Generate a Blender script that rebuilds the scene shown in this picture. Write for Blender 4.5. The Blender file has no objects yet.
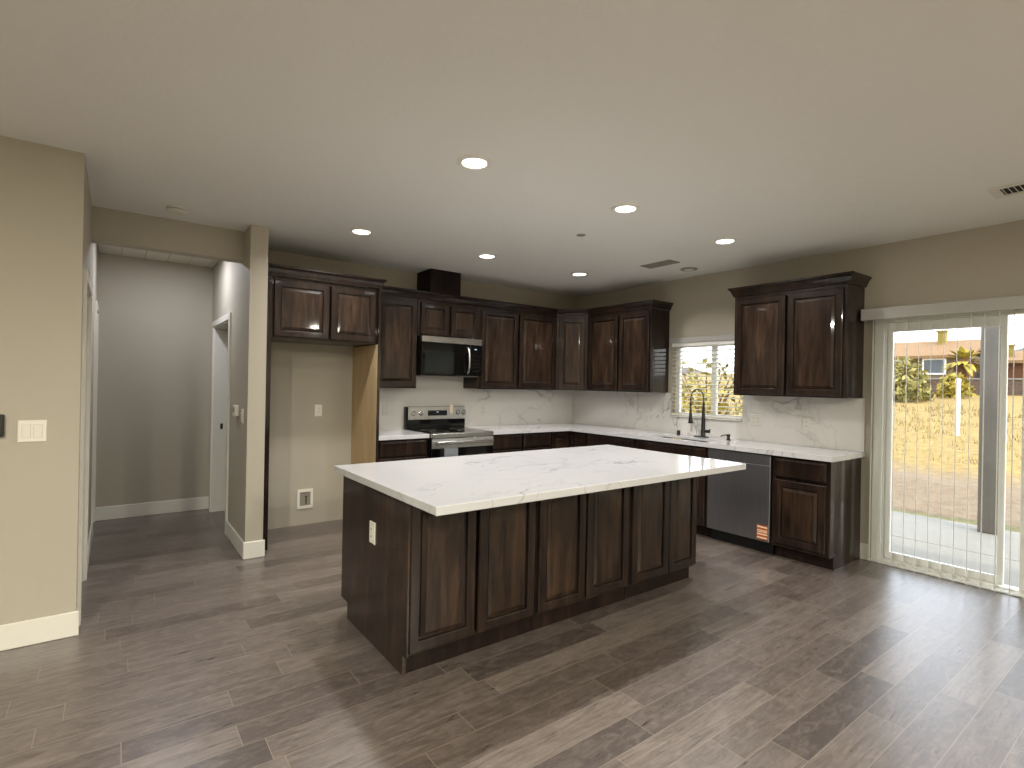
import bpy, bmesh, math, random
from mathutils import Vector, Matrix
random.seed(7)
SC = bpy.context.scene
COL = SC.collection
PI = math.pi

# ------------------------------------------------------------------ camera, sky, sun, exposure
F_PX = 530.07
def make_camera():
    yaw, roll = math.radians(36.817), math.radians(1.093)
    fwd = Vector((math.sin(yaw), math.cos(yaw), 0))
    right = Vector((math.cos(yaw), -math.sin(yaw), 0))
    up = right.cross(fwd)
    r2 = right * math.cos(roll) + up * math.sin(roll)
    u2 = -right * math.sin(roll) + up * math.cos(roll)
    m = Matrix((r2, u2, -fwd)).transposed().to_4x4()
    m.translation = Vector((-5.142, -5.447, 1.438))
    cd = bpy.data.cameras.new('camera')
    cd.sensor_fit = 'HORIZONTAL'
    cd.sensor_width = 36.0
    cd.lens = F_PX / 1024 * 36.0
    cd.clip_start, cd.clip_end = 0.03, 500
    o = bpy.data.objects.new('camera', cd)
    COL.objects.link(o)
    o.matrix_world = m
    SC.camera = o
make_camera()

SUN_EL, SUN_AZ = 42, math.atan2(-1.0, -0.22)
wd = bpy.data.worlds.new('sky'); SC.world = wd; wd.use_nodes = True
nt = wd.node_tree; nt.nodes.clear()
wo = nt.nodes.new('ShaderNodeOutputWorld'); bg = nt.nodes.new('ShaderNodeBackground'); sk = nt.nodes.new('ShaderNodeTexSky')
sk.sky_type = 'NISHITA'; sk.sun_disc = False; sk.sun_elevation = math.radians(SUN_EL); sk.sun_rotation = math.radians(170)
sk.air_density = 1.0; sk.dust_density = 2.0; sk.ozone_density = 1.0
bg.inputs['Strength'].default_value = 1.6
hz = nt.nodes.new('ShaderNodeMix'); hz.data_type = 'RGBA'; hz.inputs[0].default_value = .85; hz.inputs[7].default_value = (2.25, 2.35, 2.45, 1)
nt.links.new(sk.outputs[0], hz.inputs[6]); nt.links.new(hz.outputs[2], bg.inputs[0]); nt.links.new(bg.outputs[0], wo.inputs[0])

sl = bpy.data.lights.new('sun', 'SUN'); sl.energy = 3.0; sl.angle = math.radians(0.6); sl.color = (1, .94, .84)
so = bpy.data.objects.new('sun', sl); COL.objects.link(so)
sv = Vector((math.cos(SUN_AZ) * math.cos(math.radians(SUN_EL)), math.sin(SUN_AZ) * math.cos(math.radians(SUN_EL)), math.sin(math.radians(SUN_EL))))
so.rotation_euler = (-sv).to_track_quat('-Z', 'Y').to_euler()
so.location = (8, -20, 20)

vs = SC.view_settings
SC.display_settings.display_device = 'sRGB'
vs.view_transform = 'Standard'; vs.look = 'None'; vs.gamma = 1.0; vs.exposure = 0.0; vs.use_curve_mapping = False
KITCHEN_W, LIVING_W, HALL_W = 18, 175, 13
KITCHEN_C, LIVING_C, HALL_C = (1, .97, .94), (1, .955, .82), (.86, .88, 1)

# ------------------------------------------------------------------ helpers: materials
def lin(h):
    h = h.lstrip('#')
    c = [int(h[i:i+2], 16) / 255 for i in (0, 2, 4)]
    return tuple((x / 12.92 if x <= .04045 else ((x + .055) / 1.055) ** 2.4) for x in c) + (1,)
class Nodes:
    def __init__(s, name, rough=.5, metal=0., color=None):
        s.m = bpy.data.materials.new(name); s.m.use_nodes = True
        s.t = s.m.node_tree; s.b = s.t.nodes['Principled BSDF']
        s.b.inputs['Roughness'].default_value = rough; s.b.inputs['Metallic'].default_value = metal
        if color: s.b.inputs['Base Color'].default_value = lin(color)
    def n(s, typ, **kw):
        o = s.t.nodes.new('ShaderNode' + typ)
        for k, v in kw.items(): setattr(o, k, v)
        return o
    def l(s, a, b): s.t.links.new(a, b)
    def math(s, op, a, b=None, c=None):
        o = s.n('Math', operation=op)
        for i, x in enumerate((a, b, c)):
            if x is None: continue
            if isinstance(x, (int, float)): o.inputs[i].default_value = x
            else: s.l(x, o.inputs[i])
        return o.outputs[0]
    def pos(s, scale=(1, 1, 1), local=False):
        src = s.n('TexCoord').outputs['Object'] if local else s.n('NewGeometry').outputs['Position']
        mp = s.n('Mapping'); mp.inputs['Scale'].default_value = scale
        s.l(src, mp.inputs[0]); return mp.outputs[0]
    def noise(s, vec, scale=1, detail=3, rough=.5, dist=0):
        o = s.n('TexNoise'); o.inputs['Scale'].default_value = scale; o.inputs['Detail'].default_value = detail
        o.inputs['Roughness'].default_value = rough; o.inputs['Distortion'].default_value = dist
        if vec is not None: s.l(vec, o.inputs['Vector'])
        return o.outputs[0]
    def ramp(s, fac, stops):
        o = s.n('ValToRGB'); e = o.color_ramp.elements
        while len(e) < len(stops): e.new(.5)
        for el, (p, c) in zip(e, stops):
            el.position = p; el.color = lin(c) if isinstance(c, str) else (c, c, c, 1)
        s.l(fac, o.inputs[0]); return o.outputs[0]
    def mix(s, fac, a, b, blend='MIX'):
        o = s.n('Mix', data_type='RGBA', blend_type=blend)
        for i, x in ((0, fac), (6, a), (7, b)):
            if isinstance(x, (int, float)): o.inputs[i].default_value = x
            elif isinstance(x, str): o.inputs[i].default_value = lin(x)
            else: s.l(x, o.inputs[i])
        return o.outputs[2]
    def color(s, x): s.l(x, s.b.inputs['Base Color'])
    def bump(s, h, strength=.2, dist=.002):
        o = s.n('Bump'); o.inputs['Strength'].default_value = strength; o.inputs['Distance'].default_value = dist
        s.l(h, o.inputs['Height']); s.l(o.outputs[0], s.b.inputs['Normal'])
    def coat(s, w, r):
        s.b.inputs['Coat Weight'].default_value = w; s.b.inputs['Coat Roughness'].default_value = r

def plain(name, color, rough=.5, metal=0., vary=.06, scale=30):
    k = Nodes(name, rough, metal)
    f = k.noise(k.pos((1, 1, 1)), scale, 3)
    c = lin(color)
    a = k.n('RGB'); a.outputs[0].default_value = c
    o = k.n('Mix', data_type='RGBA', blend_type='MULTIPLY'); o.inputs[0].default_value = 1
    k.l(a.outputs[0], o.inputs[6]); k.l(k.ramp(f, ((.2, 1 - vary), (.8, 1.0))), o.inputs[7])
    k.color(o.outputs[2]); return k.m

def m_wall(name, color):
    k = Nodes(name, .75)
    f = k.noise(k.pos(), 2.0, 2)
    k.color(k.mix(k.ramp(f, ((.3, .0), (.7, .06))), color, '#9a9078'))
    k.bump(k.noise(k.pos(), 110, 3), .12, .003); return k.m
def m_ceiling():
    k = Nodes('ceiling_paint', .9)
    k.color(k.mix(k.ramp(k.noise(k.pos(), 1.3, 2), ((.3, 0.), (.7, .08))), '#e2e1db', '#dad8d0'))
    k.bump(k.ramp(k.noise(k.pos(), 28, 4, .6), ((.42, 0.), (.6, 1.))), .25, .004); return k.m
def m_floor():
    k = Nodes('wood_look_tile', .4)
    sp = k.n('SeparateXYZ'); k.l(k.n('NewGeometry').outputs['Position'], sp.inputs[0])
    W, L = .149, .914
    r = k.math('DIVIDE', k.math('ADD', sp.outputs[1], 3.02), W)
    row = k.math('FLOOR', r); fy = k.math('FRACT', r)
    wn = k.n('TexWhiteNoise', noise_dimensions='1D'); k.l(row, wn.inputs['W'])
    u = k.math('ADD', k.math('DIVIDE', sp.outputs[0], L), wn.outputs['Value'])
    idx = k.math('FLOOR', u); fx = k.math('FRACT', u)
    cb = k.n('CombineXYZ'); k.l(idx, cb.inputs[0]); k.l(row, cb.inputs[1])
    w2 = k.n('TexWhiteNoise', noise_dimensions='3D'); k.l(cb.outputs[0], w2.inputs['Vector'])
    tone = k.ramp(w2.outputs['Value'], ((0., '#433b37'), (.12, '#544a45'), (.4, '#625852'), (.75, '#6c625c'), (1., '#786e66')))
    # grain, shifted plank by plank
    c2 = k.n('CombineXYZ')
    k.l(k.math('MULTIPLY', sp.outputs[0], 2.2), c2.inputs[0]); k.l(k.math('MULTIPLY', sp.outputs[1], 26.0), c2.inputs[1])
    k.l(k.math('MULTIPLY', w2.outputs['Value'], 37.0), c2.inputs[2])
    g = k.noise(c2.outputs[0], 1.9, 7, .68, .8)
    col = k.mix(k.ramp(g, ((.35, .7), (.6, 0.))), tone, '#413832')
    c3 = k.n('CombineXYZ')
    k.l(k.math('MULTIPLY', sp.outputs[0], 5.0), c3.inputs[0]); k.l(k.math('MULTIPLY', sp.outputs[1], 12.0), c3.inputs[1]); k.l(k.math('MULTIPLY', w2.outputs['Value'], 11.0), c3.inputs[2])
    g2 = k.noise(c3.outputs[0], 2.0, 5, .7, 1.)
    col = k.mix(k.ramp(g2, ((.45, 0.), (.78, .3))), col, '#a2968a')
    ey = k.math('MINIMUM', fy, k.math('SUBTRACT', 1., fy)); ex = k.math('MINIMUM', fx, k.math('SUBTRACT', 1., fx))
    d = k.math('MINIMUM', k.math('MULTIPLY', ey, W), k.math('MULTIPLY', ex, L))
    grout = k.math('LESS_THAN', d, .0015)
    k.color(k.mix(grout, col, '#82776b'))
    k.l(k.math('ADD', k.math('MULTIPLY', g, .22), .20), k.b.inputs['Roughness'])
    h = k.math('SUBTRACT', k.math('MULTIPLY', g, .35), k.math('MULTIPLY', grout, 1.0))
    k.bump(h, .12, .0015); k.coat(.5, .38); return k.m
def m_wood(name, dark, mid, light, rough=.34, coat=.35, vertical=True):
    k = Nodes(name, rough)
    sc = (9, 9, 1.1) if vertical else (1.1, 9, 9)
    p = k.pos(sc)
    g = k.noise(p, 2.2, 6, .62, .5)
    base = k.ramp(g, ((.28, dark), (.52, mid), (.78, light)))
    blot = k.noise(k.pos((3, 3, 1.2)), 2.0, 3)
    col = k.mix(k.ramp(blot, ((.35, .55), (.65, 0.))), base, dark)
    k.color(col)
    fine = k.noise(k.pos((60, 60, 3)), 2, 2)
    k.l(k.math('ADD', k.math('MULTIPLY', g, .12), rough - .06), k.b.inputs['Roughness'])
    k.bump(fine, .04, .001); k.coat(coat, .05); k.b.inputs['Specular IOR Level'].default_value = .12; return k.m
def m_quartz(name, base, vein, size=1.0, amount=.75, rough=.13, vw=1.0):
    k = Nodes(name, rough)
    p = k.pos((size, size, size))
    w = k.n('VectorMath'); w.operation = 'ADD'
    nz = k.n('TexNoise'); nz.inputs['Scale'].default_value = 1.1; nz.inputs['Detail'].default_value = 5
    k.l(p, nz.inputs['Vector']); k.l(p, w.inputs[0])
    sc = k.n('VectorMath', operation='SCALE'); sc.inputs['Scale'].default_value = .9; k.l(nz.outputs['Color'], sc.inputs[0]); k.l(sc.outputs[0], w.inputs[1])
    def veins(scale, width, off):
        mp = k.n('Mapping'); mp.inputs['Location'].default_value = off; mp.inputs['Rotation'].default_value = (.5, .35, .6); mp.inputs['Scale'].default_value = (1, 2.3, 1.4)
        k.l(w.outputs[0], mp.inputs[0])
        f = k.noise(mp.outputs[0], scale, 4, .5)
        d = k.math('ABSOLUTE', k.math('SUBTRACT', f, .5))
        return k.ramp(d, ((0., 1.), (width, 0.)))
    v1 = veins(.9, .009 * vw, (0, 0, 0)); v2 = veins(2.0, .012 * vw, (5, 2, 9))
    mask = k.ramp(k.noise(p, 1.6, 2), ((.42, 0.), (.62, 1.)))
    v = k.math('MULTIPLY', k.math('MAXIMUM', v1, k.math('MULTIPLY', v2, .5)), k.math('MULTIPLY', mask, amount))
    cloud = k.ramp(k.noise(w.outputs[0], 1.7, 4), ((.35, 0.), (.75, .35)))
    col = k.mix(cloud, base, '#bfbdbd')
    k.color(k.mix(v, col, vein)); return k.m
def m_steel(name, color='#8d8f92', rough=.28, vertical=True, aniso=0):
    k = Nodes(name, rough, 1.0)
    if aniso:
        tg = k.n('Tangent', direction_type='RADIAL', axis='Z'); k.l(tg.outputs[0], k.b.inputs['Tangent'])
        k.b.inputs['Anisotropic'].default_value = aniso; k.b.inputs['Anisotropic Rotation'].default_value = .25
    p = k.pos((160, 160, 1.5) if vertical else (1.5, 160, 160))
    f = k.noise(p, 2, 2)
    k.color(k.mix(k.ramp(f, ((.3, 0.), (.7, .25))), color, '#5c5e61'))
    k.l(k.math('ADD', k.math('MULTIPLY', f, .14), rough - .06), k.b.inputs['Roughness'])
    return k.m
def m_glass(name, tint=(1, 1, 1, 1)):
    m = bpy.data.materials.new(name); m.use_nodes = True; t = m.node_tree; t.nodes.clear()
    o = t.nodes.new('ShaderNodeOutputMaterial'); mx = t.nodes.new('ShaderNodeMixShader'); tr = t.nodes.new('ShaderNodeBsdfTransparent'); gl = t.nodes.new('ShaderNodeBsdfGlossy'); fr = t.nodes.new('ShaderNodeFresnel')
    tr.inputs[0].default_value = tint; gl.inputs['Roughness'].default_value = .02; fr.inputs[0].default_value = 1.35
    t.links.new(fr.outputs[0], mx.inputs[0]); t.links.new(tr.outputs[0], mx.inputs[1]); t.links.new(gl.outputs[0], mx.inputs[2]); t.links.new(mx.outputs[0], o.inputs[0]); return m
def m_emit(name, color, strength):
    k = Nodes(name, .4); k.b.inputs['Base Color'].default_value = color
    k.b.inputs['Emission Color'].default_value = color; k.b.inputs['Emission Strength'].default_value = strength; return k.m
def m_blind(name, color, trans=.35):
    k = Nodes(name, .45, color=color)
    t = k.n('BsdfTranslucent'); t.inputs[0].default_value = lin(color)
    mx = k.n('MixShader'); mx.inputs[0].default_value = trans
    out = [n for n in k.t.nodes if n.type == 'OUTPUT_MATERIAL'][0]
    k.l(k.b.outputs[0], mx.inputs[1]); k.l(t.outputs[0], mx.inputs[2]); k.l(mx.outputs[0], out.inputs[0]); return k.m
def m_ramp(name, stops, scale, rough=.9, sc=(1, 1, 1), detail=5, bump=0):
    k = Nodes(name, rough); f = k.noise(k.pos(sc), scale, detail, .65)
    k.color(k.ramp(f, stops))
    if bump: k.bump(f, .6, bump)
    return k.m

M = {}
M['wall'] = m_wall('greige_wall_paint', '#b0a999')
M['ceil'] = m_ceiling()
M['floor'] = m_floor()
M['trim'] = plain('white_trim_paint', '#dedbd0', .4, 0, .03)
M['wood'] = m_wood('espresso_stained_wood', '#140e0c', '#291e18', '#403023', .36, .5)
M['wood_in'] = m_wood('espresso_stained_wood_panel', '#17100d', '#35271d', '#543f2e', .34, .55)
M['wood_dark'] = m_wood('espresso_stained_toe_kick', '#120c0a', '#241915', '#35261f', .45, .1)
M['maple'] = m_wood('pale_maple_veneer', '#b79c74', '#c8ae85', '#d3bb93', .5, .1)
M['quartz'] = m_quartz('white_veined_quartz', '#c4c4c5', '#8f8f93', 1.0, .75, .05, 1.25)
M['splash'] = m_quartz('white_veined_quartz_splash', '#cdcac4', '#85807a', .75, .8, .14, 1.5)
M['steel'] = m_steel('brushed_stainless', '#d8d8d5', .34)
M['steel_d'] = m_steel('dark_brushed_stainless', '#a3a3a7', .38)
M['steel_h'] = m_steel('brushed_stainless_bar', '#cfcfcc', .24, False)
M['basin'] = plain('dark_sink_composite', '#24221f', .4, 0, .1)
M['black'] = plain('matte_black_metal', '#0d0d0d', .38, 0, .1)
M['blackgloss'] = plain('black_glass', '#060606', .06, 0, .05)
M['mwglass'] = plain('smoked_oven_glass', '#181a1a', .08, 0, .1)
M['display'] = m_emit('lit_indicator', (.45, .7, .95, 1), .2)
M['white_p'] = plain('white_plastic', '#e6e2d6', .35, 0, .02)
M['plate_q'] = plain('pale_grey_plate', '#cbc7be', .35, 0, .02)
M['white_h'] = plain('off_white_enamel', '#d5d1c4', .5, 0, .02)
M['vinyl'] = plain('white_vinyl_frame', '#f0f0ea', .35, 0, .03)
M['valance'] = plain('pale_grey_valance', '#aeaca6', .45, 0, .03)
M['vane'] = m_blind('white_vinyl_vane', '#e2e2da', .25)
M['slat'] = m_blind('white_blind_slat', '#f2f1ea', .5)
M['glass'] = m_glass('clear_window_glass')
M['lens'] = m_emit('lamp_lens', (1, .97, .92, 1), 9.0)
M['dark'] = plain('dark_recess', '#15130f', .8, 0, .1)
M['grille'] = plain('grey_grille_paint', '#8e897c', .5, 0, .05)
M['brass'] = plain('dull_brass', '#8a7a5a', .35, .9, .1)
M['orange'] = m_ramp('orange_print', ((.3, '#8f4a1c'), (.7, '#b5622a')), 60, .5)
M['cream'] = plain('cream_paper', '#e6d3bb', .6, 0, .03)
M['yellow'] = plain('yellow_paper', '#c3a93a', .6, 0, .05)
M['grey_paper'] = plain('grey_film', '#7b8084', .3, 0, .08)

# ------------------------------------------------------------------ helpers: meshes and objects
def tag(o, label=None, cat=None, group=None, kind=None):
    if label: o['label'] = label
    if cat: o['category'] = cat
    if group: o['group'] = group
    if kind: o['kind'] = kind
    return o
def obj(name, bm, mat, parent=None, loc=(0, 0, 0), rz=0, smooth=False):
    bmesh.ops.recalc_face_normals(bm, faces=bm.faces)
    me = bpy.data.meshes.new(name); bm.to_mesh(me); bm.free()
    for m in (mat if isinstance(mat, (list, tuple)) else [mat]): me.materials.append(m)
    if smooth:
        for p in me.polygons: p.use_smooth = True
    o = bpy.data.objects.new(name, me); COL.objects.link(o)
    o.location = loc; o.rotation_euler = (0, 0, rz)
    if parent: o.parent = parent
    return o
def thing(name, label, cat, loc=(0, 0, 0), rz=0, group=None):
    o = bpy.data.objects.new(name, None); COL.objects.link(o); o.empty_display_size = .1
    o.location = loc; o.rotation_euler = (0, 0, rz)
    return tag(o, label, cat, group)
def copy_tree(o, parent=None):
    c = o.copy(); COL.objects.link(c)
    if parent: c.parent = parent
    for ch in list(o.children): copy_tree(ch, c)
    return c
def B(): return bmesh.new()
def box(bm, x0, x1, y0, y1, z0, z1, bev=0, seg=1, mat=0):
    x0, x1 = min(x0, x1), max(x0, x1); y0, y1 = min(y0, y1), max(y0, y1); z0, z1 = min(z0, z1), max(z0, z1)
    v = [bm.verts.new(p) for p in ((x0, y0, z0), (x1, y0, z0), (x1, y1, z0), (x0, y1, z0), (x0, y0, z1), (x1, y0, z1), (x1, y1, z1), (x0, y1, z1))]
    fs = [bm.faces.new([v[i] for i in q]) for q in ((3, 2, 1, 0), (4, 5, 6, 7), (0, 1, 5, 4), (1, 2, 6, 5), (2, 3, 7, 6), (3, 0, 4, 7))]
    for f in fs: f.material_index = mat
    if bev:
        es = list({e for f in fs for e in f.edges})
        bmesh.ops.bevel(bm, geom=es, offset=bev, segments=seg, affect='EDGES', profile=.5)
    return bm
def bx(*a, **k): return box(B(), *a, **k)
def lathe(bm, prof, n=24, axis='Z', at=(0, 0, 0), cap=True):
    """profile of (radius, height) turned about an axis through at"""
    def P(r, h, t):
        a, b = r * math.cos(t), r * math.sin(t)
        q = {'Z': (a, b, h), 'Y': (a, h, b), 'X': (h, a, b)}[axis]
        return (q[0] + at[0], q[1] + at[1], q[2] + at[2])
    rings = [[bm.verts.new(P(r, h, 2 * PI * i / n)) for i in range(n)] for r, h in prof]
    for A, C in zip(rings, rings[1:]):
        for i in range(n): bm.faces.new((A[i], A[(i + 1) % n], C[(i + 1) % n], C[i]))
    if cap:
        bm.faces.new(rings[0][::-1]); bm.faces.new(rings[-1])
    return bm
def tube(bm, pts, rad, n=10):
    pts = [Vector(p) for p in pts]
    if isinstance(rad, (int, float)): rad = [rad] * len(pts)
    rings, ref = [], None
    for i, p in enumerate(pts):
        t = (pts[min(i + 1, len(pts) - 1)] - pts[max(i - 1, 0)]).normalized()
        if ref is None: ref = t.orthogonal().normalized()
        ref = (ref - t * ref.dot(t)).normalized(); b = t.cross(ref)
        rings.append([bm.verts.new(p + (ref * math.cos(2 * PI * k / n) + b * math.sin(2 * PI * k / n)) * rad[i]) for k in range(n)])
    for A, C in zip(rings, rings[1:]):
        for k in range(n): bm.faces.new((A[k], A[(k + 1) % n], C[(k + 1) % n], C[k]))
    bm.faces.new(rings[0][::-1]); bm.faces.new(rings[-1]); return bm
def slab(us, vs_, filled, t0, t1, axes='XYZ'):
    """one solid of cells on a grid (u, v), thick from t0 to t1; axes names which world axis u, v, t run along"""
    bm = B(); vert = {}
    idx = ['XYZ'.index(a) for a in axes]
    def V(i, j, t):
        k = (i, j, t)
        if k not in vert:
            p = [0, 0, 0]; p[idx[0]] = us[i]; p[idx[1]] = vs_[j]; p[idx[2]] = (t0, t1)[t]; vert[k] = bm.verts.new(p)
        return vert[k]
    nu, nv = len(us) - 1, len(vs_) - 1
    ok = lambda i, j: 0 <= i < nu and 0 <= j < nv and filled((us[i] + us[i+1]) / 2, (vs_[j] + vs_[j+1]) / 2)
    for i in range(nu):
        for j in range(nv):
            if not ok(i, j): continue
            for t in (0, 1): bm.faces.new((V(i, j, t), V(i+1, j, t), V(i+1, j+1, t), V(i, j+1, t)))
            for (di, dj, a, b) in ((-1, 0, (i, j), (i, j+1)), (1, 0, (i+1, j), (i+1, j+1)), (0, -1, (i, j), (i+1, j)), (0, 1, (i, j+1), (i+1, j+1))):
                if not ok(i + di, j + dj): bm.faces.new((V(*a, 0), V(*b, 0), V(*b, 1), V(*a, 1)))
    return bm
def rects(*rs):
    return lambda u, v: any(a < u < b and c < v < d for a, b, c, d in rs)
def holes(*rs):
    return lambda u, v: not any(a < u < b and c < v < d for a, b, c, d in rs)
def rings_mesh(bm, w, h, steps, close_front=True, back=None, x0=0, z0=0):
    """nested rectangles: steps = (inset, y); joined ring to ring, last one filled"""
    R = []
    for ins, y in steps:
        R.append([bm.verts.new(p) for p in ((x0 + ins, y, z0 + ins), (x0 + w - ins, y, z0 + ins), (x0 + w - ins, y, z0 + h - ins), (x0 + ins, y, z0 + h - ins))])
    for A, C in zip(R, R[1:]):
        for k in range(4): bm.faces.new((A[k], A[(k+1) % 4], C[(k+1) % 4], C[k]))
    if close_front: bm.faces.new(R[-1])
    if back: bm.faces.new(R[0][::-1])
    return bm
def struct(name, bm, mat, smooth=False):
    return tag(obj(name, bm, mat, smooth=smooth), kind='structure')

H = 2.671
# ------------------------------------------------------------------ the room
XW, XE, YS, YN = -9.2, 0.14, -10.6, 1.345
struct('floor', slab([XW - .12, XE - .0], [YS - .12, YN + .12], lambda u, v: True, -.12, 0), M['floor'])
struct('ceiling', slab([XW - .12, XE + .25], [YS - .12, YN + .12], lambda u, v: True, H, H + .15), M['ceil'])
WIN = (-2.53, -1.655, 1.10, 1.945)
SLD = (-5.25, -3.672, 0.0, 2.06)
struct('wall_right', slab([YS, SLD[0], SLD[1], WIN[0], WIN[1], YN], [0, WIN[2], WIN[3], SLD[3], H], holes(WIN, SLD), 0, .14, 'YZX'), M['wall'])
struct('wall_back', bx(-4.162, 0, 0, .12, 0, H), M['wall'])
D3 = (.07, 1.05, 0, 1.99)
struct('wall_partition', slab([-.80, D3[0], D3[1], YN], [0, D3[3], H], holes(D3), -4.294, -4.162, 'YZX'), M['wall'])
struct('wall_hall_end', bx(XW, 0, 1.225, YN, 0, H), M['wall'])
D1 = (-1.50, -.68, 0, 2.0); D2 = (.62, 1.17, 0, 2.06)
struct('wall_left', slab([-1.545, D1[0], D1[1], D2[0], D2[1], 1.225], [0, D1[3], D2[3], H], holes(D1, D2), -5.412, -5.297, 'YZX'), M['wall'])
struct('wall_living', bx(XW, -5.297, -1.66, -1.545, 0, H), M['wall'])
struct('wall_header', bx(-5.297, -4.294, -.535, -.41, 2.426, H), M['wall'])
struct('wall_front', bx(XW - .12, XE, YS - .12, YS, 0, H), M['wall'])
struct('wall_far', bx(XW - .12, XW, YS, YN, 0, H), M['wall'])
struct('wall_rear', bx(XW - .12, XE, YN, YN + .12, 0, H), M['wall'])
# panelled hall ceiling: shallow boards
bm = B()
x = -5.297
while x < -4.294 - .01:
    x2 = min(x + .19, -4.294); box(bm, x + .003, x2 - .003, -.41, 1.225, H - .012, H, .003); x = x2
struct('trim_10', bm, M['white_h'])

# baseboards
def baseboard(name, x0, x1, y0, y1, h=.135):
    struct(name, bx(x0, x1, y0, y1, 0, h, bev=.004), M['trim'])
T = .014
baseboard('baseboard_living', XW, -5.297 + T, -1.66 - T, -1.66)
baseboard('baseboard_hall_end', -5.297, -4.294, 1.225 - T, 1.225)
baseboard('baseboard_left', -5.297, -5.297 + T, D1[1] + .06, D2[0] - .055)
baseboard('baseboard_partition', -4.294 - T, -4.294, -.80, D3[0] - .055)
baseboard('baseboard_partition_end', -4.294 - T, -4.162 + T, -.80 - T, -.80)
baseboard('baseboard_right', -T, 0, -3.672, -3.61)
baseboard('baseboard_right_rear', -T, 0, YS, SLD[0])
baseboard('baseboard_far', XW, XW + T, YS, -1.67)
baseboard('baseboard_front', XW, 0, YS, YS + T)

# cased doorways
def casing(name, xface, sgn, y0, y1, z1, w=.057):
    """flat casing on a wall whose face is x = xface, standing out towards sgn"""
    bm = slab([y0 - w, y0, y1, y1 + w], [0, z1, z1 + w], holes((y0, y1, 0, z1)), xface, xface + sgn * .016, 'YZX')
    struct(name, bm, M['trim'])
def jamb(name, x0, x1, y0, y1, z1):
    t = .016
    bm = slab([y0, y0 + t, y1 - t, y1], [0, z1 - t, z1], holes((y0 + t, y1 - t, 0, z1 - t)), x0, x1, 'YZX')
    return struct(name, bm, M['trim'])
casing('trim_1', -4.294, -1, *D3[:2], D3[3]); j3 = jamb('door_3', -4.294, -4.162, *D3[:2], D3[3])
obj('strike_plate', bx(-4.225, -4.20, D3[1] - .0185, D3[1] - .016, .89, .95), M['black'], j3)
casing('trim_2', -5.297, 1, D1[0] + .03, D1[1], D1[3] - .0); jamb('door_1', -5.412, -5.297, *D1[:2], D1[3])
casing('trim_3', -5.297, 1, *D2[:2], D2[3], .05); jamb('door_2', -5.412, -5.297, *D2[:2], D2[3])
# closed door leaves well back in the two left doorways' rooms are out of sight; the right hall doorway has its leaf open into the room
lf = thing('door_leaf', 'white panel door standing open inside the right hallway doorway', 'door', (-4.14, D3[1] - .0, 0))
b_ = B(); rings_mesh(b_, .76, 1.95, ((0, .0), (0, -.035), (.11, -.035), (.125, -.025), (.14, -.025), (.17, -.031)), back=True, z0=.012)
obj('door_slab', b_, M['trim'], lf)
b_ = B(); lathe(b_, [(.012, -.035), (.012, -.06), (.027, -.07), (.03, -.085), (.02, -.098)], 16, 'Y', (.69, 0, .93))
obj('door_knob', b_, M['black'], lf, smooth=True)
lf.location = (-4.15, D3[1] + .03, 0)

# ------------------------------------------------------------------ cabinet parts
def door(parent, x0, x1, z0, z1, yf, fw=.056, panel=True, name='door', mat=None):
    """raised-panel door in the cabinet's frame; front faces -y, mounted on the face y = yf"""
    w, h = x1 - x0, z1 - z0
    bm = B()
    rings_mesh(bm, w, h, ((.0, 0), (0, -.014), (.005, -.020), (fw - .007, -.020), (fw - .003, -.0185), (fw - .001, -.014), (fw, -.004), (fw + .012, -.003)), close_front=True, back=True)
    d = obj(name, bm, mat or M['wood'], parent, (x0, yf - .001, z0))
    bm = B(); g = fw + .009; rp = min(.030, (w - 2 * g) * .25)
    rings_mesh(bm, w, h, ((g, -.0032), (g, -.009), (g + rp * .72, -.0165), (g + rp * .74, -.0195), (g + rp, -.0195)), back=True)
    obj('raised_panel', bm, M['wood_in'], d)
    return d
def drawer(parent, x0, x1, z0, z1, yf):
    bm = B(); w, h = x1 - x0, z1 - z0
    rings_mesh(bm, w, h, ((0, 0), (0, -.012), (.004, -.015), (.014, -.019), (.02, -.020)), back=True)
    return obj('drawer', bm, M['wood'], parent, (x0, yf - .001, z0))
def crown_profile():
    # (outward, height) from the bottom lip to the top edge
    return [(0, 0), (.010, 0), (.011, .012), (.016, .018), (.020, .030), (.028, .050), (.036, .060), (.040, .066), (.047, .068), (.047, .084), (0, .084)]
def crown(name, path, z, parent=None):
    """sweep the crown along a plan path (outside on the right-hand side when walking it), mitred at corners"""
    bm = B(); P = [Vector((p[0], p[1])) for p in path]; n = len(P); rings = []
    for i in range(n):
        dirs = []
        if i > 0: dirs.append((P[i] - P[i-1]).normalized())
        if i < n - 1: dirs.append((P[i+1] - P[i]).normalized())
        nr = [Vector((d.y, -d.x)) for d in dirs]
        if len(nr) == 1: m = nr[0]
        else: m = (nr[0] + nr[1]); m = m / (1 + nr[0].dot(nr[1]))
        rings.append([bm.verts.new((P[i].x + m.x * a, P[i].y + m.y * a, z + b)) for a, b in crown_profile()])
    k = len(rings[0])
    for A, C in zip(rings, rings[1:]):
        for j in range(k): bm.faces.new((A[j], A[(j+1) % k], C[(j+1) % k], C[j]))
    bm.faces.new(rings[0][::-1]); bm.faces.new(rings[-1])
    return obj(name, bm, M['wood'], parent)
ZU, ZT = 1.372, 2.322     # uppers: underside and top
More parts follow.
